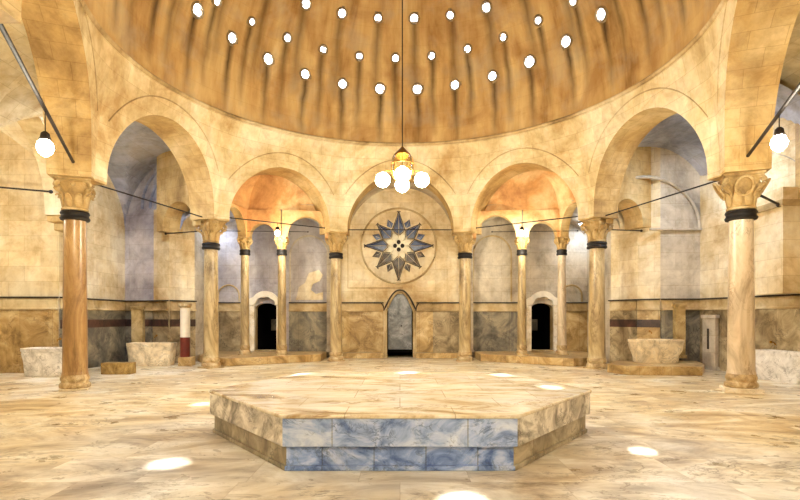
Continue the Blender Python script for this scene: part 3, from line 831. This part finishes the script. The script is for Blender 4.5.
# ------------------------------------------------------------------ platforms
def platform(pts, h, label, bev=.02, mat='platform'):
    m = MB(); m.prism(pts, 0, h); o = m.build('stone_platform', M[mat], bevel=bev); tag(o, label, 'platform'); return o
platform([(-5.35, 16.05), (-2.75, 17.85), (-2.75, 19.28), (-2.85, 19.4), (-6.95, 19.4), (-6.95, 17.75), (-6.1, 16.35)], PH, 'low stone bench platform carrying two slim columns behind the left arch')
platform([(2.8, 17.85), (5.4, 16.0), (6.4, 16.5), (6.85, 17.2), (6.9, 19.4), (2.85, 19.4), (2.8, 19.28)], PH, 'low stone bench platform carrying two slim columns behind the right arch')
platform([(6.05, 13.6), (7.9, 13.45), (8.4, 14.2), (8.85, 15.35), (6.4, 15.35), (5.75, 14.3)], .24, 'low stone step platform under the cream basin on the right')

# central hexagonal slab
hexo = [(-1.18, 5.1), (1.18, 5.1), (2.56, 6.87), (1.75, 9.17), (-1.6, 9.17), (-2.56, 6.87)]
cx0, cy0 = 0, 7.1
def sc(pts, k): return [(cx0+(x-cx0)*k, cy0+(y-cy0)*k) for x, y in pts]
t = thing('marble_platform', 'large hexagonal polished marble slab platform standing on the floor below the chandelier', 'platform', (0, 0, 0))
m = MB(); hp = hexo; n = 6
m.prism(hp, .53, .57); m.build('top_slab', M['slabtop'], parent=t, bevel=.012)
hq = sc(hexo, .992)
for i in range(6):
    j = (i+1) % 6; a, b = Vector(hq[i]), Vector(hq[j]); ia, ib = Vector(sc([hq[i]], .9)[0]), Vector(sc([hq[j]], .9)[0])
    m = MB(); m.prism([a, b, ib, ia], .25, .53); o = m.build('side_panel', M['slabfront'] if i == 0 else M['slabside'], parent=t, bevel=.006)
    if i == 0: o['label'] = 'veined front panel, tinted blue for cool light'
    a, b = Vector(sc([hexo[i]], .968)[0]), Vector(sc([hexo[j]], .968)[0]); ia, ib = Vector(sc([hexo[i]], .8)[0]), Vector(sc([hexo[j]], .8)[0])
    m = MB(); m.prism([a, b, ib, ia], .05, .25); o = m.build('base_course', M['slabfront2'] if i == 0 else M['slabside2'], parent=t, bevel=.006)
    if i == 0: o['label'] = 'block course under the front panel, tinted blue for cool light'
    a, b = Vector(sc([hexo[i]], .978)[0]), Vector(sc([hexo[j]], .978)[0])
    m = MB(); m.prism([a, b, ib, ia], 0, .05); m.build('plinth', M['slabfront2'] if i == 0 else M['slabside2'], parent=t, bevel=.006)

# ------------------------------------------------------------------ basins and blocks
def basin(cx, cy, w, d, h, z, label, mat, rz=0, foot=True, rough=.02, taper=.82):
    """hollow trough with tapered body, rim and foot"""
    n = 40; random.seed(int(abs(cx)*100))
    def ring(k, zz, rad=.16, jit=0.):
        out = []
        for i in range(n):
            a = 2*PI*i/n; e = .35
            x = math.copysign(abs(cos(a))**e, cos(a))*w/2*k; y = math.copysign(abs(sin(a))**e, sin(a))*d/2*k
            j = 1+random.uniform(-jit, jit); out.append((x*j, y*j, zz+random.uniform(-jit, jit)*.25))
        return out
    t = thing('marble_basin', label, 'basin', (cx, cy, z), None, rz)
    lv = [(taper*.96, .0, 0), (taper, .03, rough), (taper*1.02, h*.3, rough), (.93, h*.55, rough), (.97, h*.8, rough), (.97, h-.1, rough*.5), (1.0, h-.08, 0), (1.0, h, 0), (.88, h, 0), (.84, h-.05, 0), (.72, h*.45, 0)]
    V = []
    for k, zz, j in lv: V += ring(k, zz, jit=j)
    mb = MB(); mb.add(V, [(a*n+i, a*n+(i+1) % n, (a+1)*n+(i+1) % n, (a+1)*n+i) for a in range(len(lv)-1) for i in range(n)]+[tuple(range(n-1, -1, -1)), tuple((len(lv)-1)*n+i for i in range(n))])
    mb.build('bowl', M[mat], parent=t, smooth=True)
    tp = MB(); tp.tube([(w*.0, d*.5+.02, h+.2), (0, d*.5-.02, h+.22), (0, d*.5-.1, h+.2), (0, d*.5-.13, h+.15)], .016, 6); tp.lathe([(.03, h+.19), (.03, h+.25)], 0, d*.5, n=8)
    tp.build('tap', M['brass'], parent=t, smooth=True)
    return t
basin(-9.2, 13.6, 1.32, .7, .73, 0, 'rough-hewn white marble basin behind the orange column at far left', 'basin', rough=.03, taper=.86)
basin(-7.9, 16.4, 1.46, .62, .72, 0, 'white and cream marble basin in the left corner bay beside the red and white post', 'basin2', taper=.9)
basin(7.32, 14.75, 1.42, .7, .66, .24, 'cream carved marble basin on the low step platform at right', 'basin2', taper=.8)
basin(9.2, 12.4, 1.5, .62, .72, 0, 'pitted white marble basin against the wall beside the pale column at far right', 'basin', rz=math.radians(99), rough=.025)
def block(name, x, y, z, w, d, h, mat, label, cat, rz=0, bev=.02):
    m = MB(); m.box(-w/2, -d/2, 0, w/2, d/2, h); o = m.build(name, M[mat], bevel=bev, loc=(x, y, z)); o.rotation_euler = (0, 0, rz); return tag(o, label, cat)
block('stone_block', -7.62, 13.95, 0, .78, .35, .31, 'block', 'small yellow stone block on the floor right of the orange column', 'block')
block('stone_block', -6.75, 16.3, 0, .42, .36, .28, 'platform', 'small square stone pedestal under the red and white post', 'block')
t = thing('stone_post', 'round stone post, white above and dark red below, beside the left doorway corner', 'post', (-6.8, 16.3, .28))
m = MB(); m.lathe([(.15, 0), (.15, .62)], n=20); m.build('lower_shaft', M['red'], parent=t, smooth=True)['label'] = 'dark red lower shaft'
m = MB(); m.lathe([(.15, .62), (.145, 1.55)], n=20); m.build('upper_shaft', M['white'], parent=t, smooth=True)
m = MB(); m.lathe([(.15, 1.55), (.2, 1.6), (.2, 1.68)], n=20); m.build('cap', M['base'], parent=t, smooth=True)
t = thing('marble_stele', 'pale upright marble stele with dark slot against the right wall beside the cream basin', 'stele', (9.1, 15.1, 0), rz=math.radians(-81))
m = MB(); m.box(-.25, -.06, .1, .25, .06, 1.5); m.box(-.29, -.08, 0, .29, .06, .1); m.box(-.29, -.08, 1.5, .29, .06, 1.6); m.build('slab', M['greyw'], parent=t, bevel=.01)
m = MB(); m.box(-.05, -.075, .6, .02, -.055, 1.2); m.build('slot', M['darkgrey'], parent=t)

# ------------------------------------------------------------------ doors
def hood(cx, name):
    """scalloped white marble surround"""
    m = MB(); z0 = 1.98; y0, y1 = YB-.2, YB-.02
    xs = [-.60, -.60, -.42]; out = []
    # outer outline (shoulders then round head)
    out = [(-.62, z0), (-.62, z0+.22), (-.50, z0+.30)]
    for i in range(13):
        a = math.radians(160-140*i/12); out.append((.46*cos(a), z0+.18+.36*sin(a)))
    out += [(.50, z0+.30), (.62, z0+.22), (.62, z0)]
    inn = []
    for i in range(25):
        a = PI-PI*i/24; r = .36+.035*abs(sin(3.5*a)); inn.append((r*cos(a), z0+.02+.28*sin(a)*(1+.1*abs(sin(3.5*a)))))
    # resample the outer outline to as many points as the inner
    def res(pl, n):
        d = [0]
        for a, b in zip(pl, pl[1:]): d.append(d[-1]+math.dist(a, b))
        r = []
        for k in range(n):
            s = d[-1]*k/(n-1); i = max(i for i in range(len(d)) if d[i] <= s+1e-9); i = min(i, len(pl)-2)
            u = (s-d[i])/(d[i+1]-d[i]+1e-12); r.append((pl[i][0]+(pl[i+1][0]-pl[i][0])*u, pl[i][1]+(pl[i+1][1]-pl[i][1])*u))
        return r
    O = res(out, 25); n = 25
    V = [(cx+p[0], y0, p[1]) for p in O]+[(cx+p[0], y0, p[1]) for p in inn]+[(cx+p[0], y1, p[1]) for p in O]+[(cx+p[0], y1, p[1]) for p in inn]
    fs = []
    for i in range(n-1):
        fs += [(i, n+i, n+i+1, i+1), (2*n+i, i, i+1, 2*n+i+1), (n+i, 3*n+i, 3*n+i+1, n+i+1), (2*n+i+1, 3*n+i+1, 3*n+i, 2*n+i)]
    fs += [(0, 2*n, 3*n, n), (n-1, 2*n-1, 4*n-1, 3*n-1)]
    m.add(V, fs)
    return m
for k, cx_ in ((2, -5.08), (3, 5.38)):
    m = MB()
    for sx in (-1, 1):
        x = cx_+sx*.51; m.box(x-.09, YB-.14, PH, x+.09, YB-.02, 1.98)
    d = struct(m, 'door_%d' % k, M['basewhite'], bevel=.01, label='dark doorway with a white marble frame and scalloped arch')
    hood(cx_, '').build('door_hood', M['white'], parent=d)
    m = MB(); m.box(cx_-.42, YB-.1, PH, cx_+.42, YB+.3, PH+.04); m.build('threshold', M['base'], parent=d)
    # a stone shelf and pale towel faintly seen inside
    m = MB(); m.box(cx_-.1, YB+1.15, 1.0, cx_+.15, YB+1.3, 1.45); m.build('inner_panel', M['wains_c'], parent=d)
# central grey door with ogee surround
m = MB(); m.box(-.45, YB+.12, .3, .45, YB+.18, 1.78)
d = struct(m, 'door_1', M['door'], bevel=.01, label='grey panelled door in a pointed arch niche below the medallion')
m = MB(); m.box(-.47, YB+.1, .2, .47, YB+.2, .3); m.build('bottom_rail', M['dark'], parent=d)
m = MB(); m.box(-.47, YB+.08, 1.78, .47, YB+.2, 1.86); m.build('lintel', M['door'], parent=d)
m = MB(); m.box(-.45, YB+.14, 1.86, .45, YB+.18, 2.5); m.build('tympanum', M['door'], parent=d)
m = MB(); m.sphere((.05, YB+.09, 1.2), .03, 10, 6); m.build('door_knob', M['iron'], parent=d)
m = MB()
for z0, z1 in ((.42, 1.0), (1.08, 1.68)):
    m.box(-.36, YB+.105, z0, .36, YB+.12, z1)
m.build('door_panel', M['door'], parent=d, bevel=.01)
def ogee(s):
    pts = []
    for i in range(17):
        u = i/16; x = .60*(1-u)**.95; z = 1.78+.78*sin(u*PI/2)**.85*(1 if u < 1 else 1)
        pts.append((s*x, YB-.05, z))
    return pts
L_ = ogee(-1); R_ = list(reversed(ogee(1)))
m = MB(); m.tube([(-1.0, YB-.06, 2.08), (-.72, YB-.06, 2.08), (-.63, YB-.06, 1.95)]+L_+R_[1:]+[(.63, YB-.06, 1.95), (.72, YB-.06, 2.08), (1.0, YB-.06, 2.08)], .028, 8)
struct(m, trimname(), M['darkgrey'], smooth=True)
m = MB(); m.tube([(p[0]*.88, YB-.03, p[2]-.06) for p in L_+R_[1:]], .045, 8)
struct(m, trimname(), M['trim'], smooth=True)
m = MB(); m.box(-.60, YB-.06, 0, -.49, YB, 1.8); m.box(.49, YB-.06, 0, .60, YB, 1.8); struct(m, trimname(), M['trim'], bevel=.01)

# ------------------------------------------------------------------ star medallion
MZ = EYE+71*YB/515; MX = -.05
t = thing('star_medallion', 'round wall medallion with an inlaid dark blue star and white rosette above the grey door', 'medallion', (MX, YB-.02, MZ))
m = MB(); n = 64; ro = 1.42
m.tube([(ro*cos(2*PI*i/n), -.02, ro*sin(2*PI*i/n)) for i in range(n)], .035, 8, closed=True); m.build('ring_moulding', M['trim'], parent=t, smooth=True)
m = MB(); m.add([(1.40*cos(2*PI*i/n), -.012, 1.40*sin(2*PI*i/n)) for i in range(n)]+[(1.40*cos(2*PI*i/n), .0, 1.40*sin(2*PI*i/n)) for i in range(n)],
       [tuple(range(n))]+[(i, n+i, n+(i+1) % n, (i+1) % n) for i in range(n)]); m.build('backing_disc', M['wall'], parent=t)
def kite(m, a, r0, rw, r1, hw, y0, y1, gap=0.012):
    d = Vector((sin(a), cos(a))); p = Vector((cos(a), -sin(a)))
    for s in (-1, 1):
        q = [d*r0+p*s*gap, d*rw+p*s*hw, d*r1+p*s*gap*.3, d*((rw+r1)/2)+p*s*gap]
        V = [(k.x, y0 if i != 3 else y0-.02, k.y) for i, k in enumerate(q)]+[(k.x, y1, k.y) for k in q]
        f = [(0, 1, 2, 3), (0, 4, 5, 1), (1, 5, 6, 2), (2, 6, 7, 3), (3, 7, 4, 0)]
        if s < 0: f = [tuple(reversed(k)) for k in f]
        m.add(V, f)
for k in range(8):
    a = k*PI/4; big = 1.24 if k % 2 == 0 else 1.10
    mm = 'ink' if k not in (3, 4, 5) else 'ink2'
    m = MB(); kite(m, a, .43, .60, big, .205, -.055, -.01)
    o = m.build('star_point', M[mm], parent=t)
    if mm == 'ink2' and k == 4: o['label'] = 'dark brown star point'
    m = MB(); d = Vector((sin(a), cos(a))); p = Vector((cos(a), -sin(a)))
    for s in (-1, 1):
        m.tube([tuple((d*.42+p*s*.03).to_3d().xzy+Vector((0, -.04, 0))) if False else ((d*.40).x+(p*s*.04).x, -.05, (d*.40).y+(p*s*.04).y), ((d*.60+p*s*.235).x, -.05, (d*.60+p*s*.235).y), ((d*(big+.07)).x, -.05, (d*(big+.07)).y)], .016, 5)
    for s in (-1, 1):
        c = d*(big+.06)+p*s*.05; m.sphere((c.x, -.03, c.y), .022, 8, 5)
    m.build('point_outline', M['darkgrey'], parent=o, smooth=True)
for k in range(8):
    a = (k+.5)*PI/4; m = MB(); kite(m, a, .72, .86, 1.08, .13, -.045, -.01, .006); m.build('small_star_point', M['ink2' if k in (2, 3, 4, 5) else 'ink'], parent=t)
for k in range(8):
    a = k*PI/4+PI/8; m = MB(); V = []
    ctrp = Vector((sin(a), cos(a)))*.35
    for j, (rr, yy) in enumerate(((.0, -.075), (.07, -.07), (.115, -.05), (.125, -.01))):
        for i in range(16):
            b = 2*PI*i/16; x = rr*cos(b)*1.05; z = rr*sin(b)*1.3; ca, sa = cos(-a), sin(-a)
            V.append((ctrp.x+x*ca-z*sa, yy, ctrp.y+x*sa+z*ca))
    m.add(V, [(j*16+i, j*16+(i+1) % 16, (j+1)*16+(i+1) % 16, (j+1)*16+i) for j in range(3) for i in range(16)])
    m.build('petal', M['petal'], parent=t, smooth=True)
m = MB(); m.add([(.3*cos(2*PI*i/24), -.03, .3*sin(2*PI*i/24)) for i in range(24)]+[(.3*cos(2*PI*i/24), -.01, .3*sin(2*PI*i/24)) for i in range(24)], [tuple(range(24))]+[(i, 24+i, 24+(i+1) % 24, (i+1) % 24) for i in range(24)])
m.build('rosette', M['petal'], parent=t)
for k in range(4):
    a = k*PI/2; m = MB(); m.sphere((0, 0, 0), .075, 12, 8, 1.1); m.xf(Matrix.Translation((.14*sin(a), -.035, .14*cos(a))) @ Matrix.Diagonal((1, .35, 1, 1)))
    m.build('dark_lobe', M['collar'], parent=t, smooth=True)

# ------------------------------------------------------------------ iron tie rods
def rod(p, q, label, r=.018, ends=True):
    m = MB(); m.tube([p, q], r, 8)
    o = m.build('tie_rod', M['iron'], smooth=True); tag(o, label, 'rod')
    for e in (p, q):
        k = MB(); k.sphere(e, r*2.3, 10, 6); k.build('end_knob', M['iron'], parent=o, smooth=True)
    return o
def at(px, py, Y): return ((px-400)/515*Y, Y, EYE+(317-py)/515*Y)
def insetp(a, b, z, d=.5, e=.5):
    P, Q = Vector(COLS[a]), Vector(COLS[b]); t_ = (Q-P).normalized(); P2 = P+t_*d; Q2 = Q-t_*e
    return (P2.x, P2.y, z), (Q2.x, Q2.y, z)
rod(*insetp('L1', 'R1', 4.6, .42, .42), 'straight iron tie rod across the central arch in front of the star medallion')
rod(*insetp('L2', 'L1', 4.62, .42, .42), 'iron tie rod spanning the arch left of the medallion')
rod(*insetp('R1', 'R2', 4.62, .42, .42), 'iron tie rod spanning the arch right of the medallion')
rod(*insetp('L3', 'L2', 4.50, .4, .4), 'long iron tie rod across the tall arch on the left')
rod(*insetp('R2', 'R3', 4.50, .4, .4), 'long iron tie rod across the tall arch on the right')
lr = insetp('L4', 'L3', 4.74, 1.2, .25); rr_ = insetp('R3', 'R4', 4.74, .25, .6)
rod((-6.78, 10.72, 4.72), (-4.0, 4.85, 4.74), 'dark iron tie rod holding a lamp globe at top left', .03)
rod((6.98, 10.42, 4.72), (4.72, 5.3, 4.74), 'dark iron tie rod holding a lamp globe at top right', .03)
rod((-7.2, 11.3, 4.28), (-8.85, 13.6, 4.15), 'short iron bar from the far left column capital back to the wall', .028)
rod((7.35, 10.9, 4.25), (8.98, 12.2, 4.2), 'short iron bar from the far right column capital back to the wall', .028)
rod((-6.05, 15.9, 4.2), (-7.62, 16.75, 4.25), 'short iron bar behind the tan column left of the left platform')
rod((6.2, 15.65, 4.2), (7.5, 16.0, 4.22), 'short iron bar behind the leafy capital right of the right platform')
rod((-6.0, 17.4, 4.45), (-3.2, 17.9, 4.50), 'thin iron bar across the inner arches behind the left arch', .012)
rod((3.2, 17.9, 4.50), (6.0, 17.4, 4.45), 'thin iron bar across the inner arches behind the right arch', .012)
rod((-12.5, 12.6, 4.95), (-8.95, 13.2, 4.75), 'iron tie rod across the side vault at the left picture edge', .022)
rod((8.6, 9.4, 4.6), (9.4, 8.9, 4.7), 'iron tie rod across the side vault at the right picture edge', .022)

# ------------------------------------------------------------------ lamps
def plight(loc, e, col=(1, .93, .75), r=.12, name='lamp_light', parent=None):
    l = bpy.data.lights.new(name, 'POINT'); l.energy = e; l.color = col; l.shadow_soft_size = r
    o = bpy.data.objects.new(name, l); C.objects.link(o); o.location = loc
    if parent: o.parent = parent
    return o
def pendant(x, y, ztop, zg, label, e, r=.115):
    t = thing('pendant_lamp', label, 'lamp', (x, y, zg))
    m = MB(); m.tube([(0, 0, ztop-zg), (0, 0, r+.1)], .008, 6); m.build('rod', M['iron'], parent=t)
    m = MB(); m.lathe([(.03, r+.12), (.06, r+.09), (.07, r+.03), (.055, r-.02)], n=16); m.build('cap', M['iron'], parent=t, smooth=True)
    m = MB(); m.lathe([(.05, r), (r*.85, r*.6), (r*1.05, 0), (r*.85, -r*.7), (r*.4, -r*1.15), (.01, -r*1.3)], n=20)
    g = m.build('globe', M['globe2'], parent=t, smooth=True); g.visible_shadow = True
    m = MB(); m.tube([(r*1.12*cos(2*PI*i/20), r*1.12*sin(2*PI*i/20), -.01) for i in range(20)], .007, 5, closed=True)
    for k in range(4):
        a = k*PI/2+.4; m.tube([(r*1.12*cos(a), r*1.12*sin(a), 0), (.06*cos(a), .06*sin(a), r+.05)], .005, 5)
    m.build('cage', M['iron'], parent=t)
    return t
pendant(-5.448, 7.908, 4.705, 4.15, 'glowing glass lamp hanging from the tie rod at top left', 0)
pendant(5.95, 8.08, 4.705, 4.28, 'glowing glass lamp hanging from the tie rod at top right', 0)
pendant(-4.02, 16.9, 4.62, 4.3, 'small glowing lamp under the tie rod of the arch left of the medallion', 0, .085)
pendant(4.0, 16.9, 4.62, 4.3, 'small glowing lamp under the tie rod of the arch right of the medallion', 0, .085)
# chandelier
CH = (CX-.0, 11.05, 0)
t = thing('chandelier', 'brass chandelier with bell glass and glowing globes on a long cord under the dome', 'chandelier', (CX, 11.05, 4.9))
m = MB(); m.tube([(0, 0, .25), (0, 0, ZR+RD-4.9-.0)], .014, 6); m.build('cord', M['iron'], parent=t)
m = MB(); m.lathe([(.02, .30), (.04, .27), (.09, .22), (.14, .17), (.17, .13), (.165, .12)], n=28); m.build('cap', M['brass'], parent=t, smooth=True)
m = MB(); m.lathe([(.16, .13), (.21, .05), (.235, -.08), (.22, -.24), (.17, -.38)], n=28); m.f = m.f[:-2]; m.uv = m.uv[:-2]; m.mi = m.mi[:-2]
m.build('bell_glass', M['glass'], parent=t, smooth=True)
m = MB()
for zz, q in ((.12, .17), (-.08, .243), (-.38, .175)): m.tube([(q*cos(2*PI*i/28), q*sin(2*PI*i/28), zz) for i in range(28)], .012, 6, closed=True)
for k in range(8):
    a = k*PI/4; m.tube([(.17*cos(a), .17*sin(a), .13), (.215*cos(a), .215*sin(a), .05), (.243*cos(a), .243*sin(a), -.08), (.23*cos(a), .23*sin(a), -.26), (.175*cos(a), .175*sin(a), -.38)], .008, 5)
m.build('cage', M['brass'], parent=t)
for k in range(4):
    a = k*PI/2+.0; gx, gy = .42*cos(a), .42*sin(a)
    ar = MB(); ar.tube([(.14*cos(a), .14*sin(a), -.30), (.26*cos(a), .26*sin(a), -.22), (gx, gy, -.24), (gx, gy, -.33)], .014, 6)
    arm = ar.build('arm', M['brass'], parent=t, smooth=True)
    g = MB(); g.sphere((gx, gy, -.42), .16, 18, 12); g.build('globe', M['globe'], parent=arm, smooth=True)
g = MB(); g.sphere((0, 0, -.60), .09, 18, 12); g.build('globe', M['globe'], parent=t, smooth=True)
g = MB(); g.sphere((0, 0, -.2), .09, 18, 12); g.build('bulb', M['globe'], parent=t, smooth=True)
# point lights in the lamps
plight((CX, 11.05, 4.15), 420, r=.3, name='chandelier_light')
plight((-5.448, 7.908, 3.87), 90, r=.12); plight((5.95, 8.08, 4.0), 80, r=.12)
plight((-4.02, 16.9, 4.12), 60, r=.1); plight((4.0, 16.9, 4.12), 60, r=.1)
# unseen fill lamps added behind and beside the picture
for x, y, z, e, lb in ((-3.2, 1.2, 4.3, 150, 'added fill lamp at the left of the entrance bay'), (3.4, 1.2, 4.3, 150, 'added fill lamp at the right of the entrance bay'),
                   (-10.9, 11.0, 4.6, 90, 'added fill lamp in the left side vault'), (9.2, 8.6, 4.4, 0, 'added fill lamp in the right side vault')):
    if e:
        pendant(x, y, 7.0 if abs(x) < 5 else 6.5, z, lb, 0); plight((x, y, z-.3), e)
# skylights added out of view to light the corner vaults with cool daylight
def alight(loc, e, col, size, rot=(0, 0, 0)):
    l = bpy.data.lights.new('skylight', 'AREA'); l.energy = e; l.color = col; l.size = size; l.shape = 'DISK'  # area light of an added, unseen corner vault skylight
    o = bpy.data.objects.new('skylight', l); C.objects.link(o); o.location = loc; o.rotation_euler = rot; return o
for x, y, z in ((-7.6, 13.0, 6.72), (7.8, 13.25, 6.7), (-6.72, 18.9, 5.05), (6.75, 18.9, 5.05)):
    rr0 = .3 if z > 6 else .18
    wi += 1; m = MB(); m.lathe([(rr0, 0), (rr0+.06, -.02), (rr0+.06, .05)], n=24)
    m2 = MB(); m2.lathe([(rr0, -.04), (rr0-.01, -.05)], n=24)
    o = struct(MB().tube([(rr0*cos(2*PI*i/24), rr0*sin(2*PI*i/24), 0) for i in range(24)], .03, 6, closed=True), 'window_%d' % wi, M['oframe'], loc=(x, y, z-.05), label='added unseen skylight in a corner vault')
    m2.build('pane', M['oculus'], parent=o)
    alight((x, y, z-.14), (100 if x < 0 else 60) if z > 6 else 10, (.62, .76, 1), rr0*2)

# sun through the open oculi
l = bpy.data.lights.new('sun', 'SUN'); l.energy = 26; l.angle = math.radians(1.2); l.color = (1, .95, .86)
o = bpy.data.objects.new('sun', l); C.objects.link(o); o.rotation_mode = 'QUATERNION'; o.rotation_quaternion = SUN.to_track_quat('Z', 'Y')

w = bpy.data.worlds.new('sky'); bpy.context.scene.world = w; w.use_nodes = True
nt = w.node_tree; nt.nodes['Background'].inputs[0].default_value = (.6, .75, 1, 1); nt.nodes['Background'].inputs[1].default_value = 1.2

cam = bpy.data.cameras.new('camera'); cam.lens = 515/800*36; cam.sensor_width = 36; cam.shift_y = 67/800; cam.clip_end = 200; cam.clip_start = .05
co = bpy.data.objects.new('camera', cam); C.objects.link(co); co.location = (0, 0, EYE); co.rotation_euler = (PI/2, 0, 0)
S = bpy.context.scene; S.camera = co
S.view_settings.view_transform = 'Standard'; S.view_settings.look = 'None'; S.view_settings.gamma = 1; S.view_settings.use_curve_mapping = False
S.view_settings.exposure = 1.2
S.cycles.max_bounces = 10; S.cycles.diffuse_bounces = 7
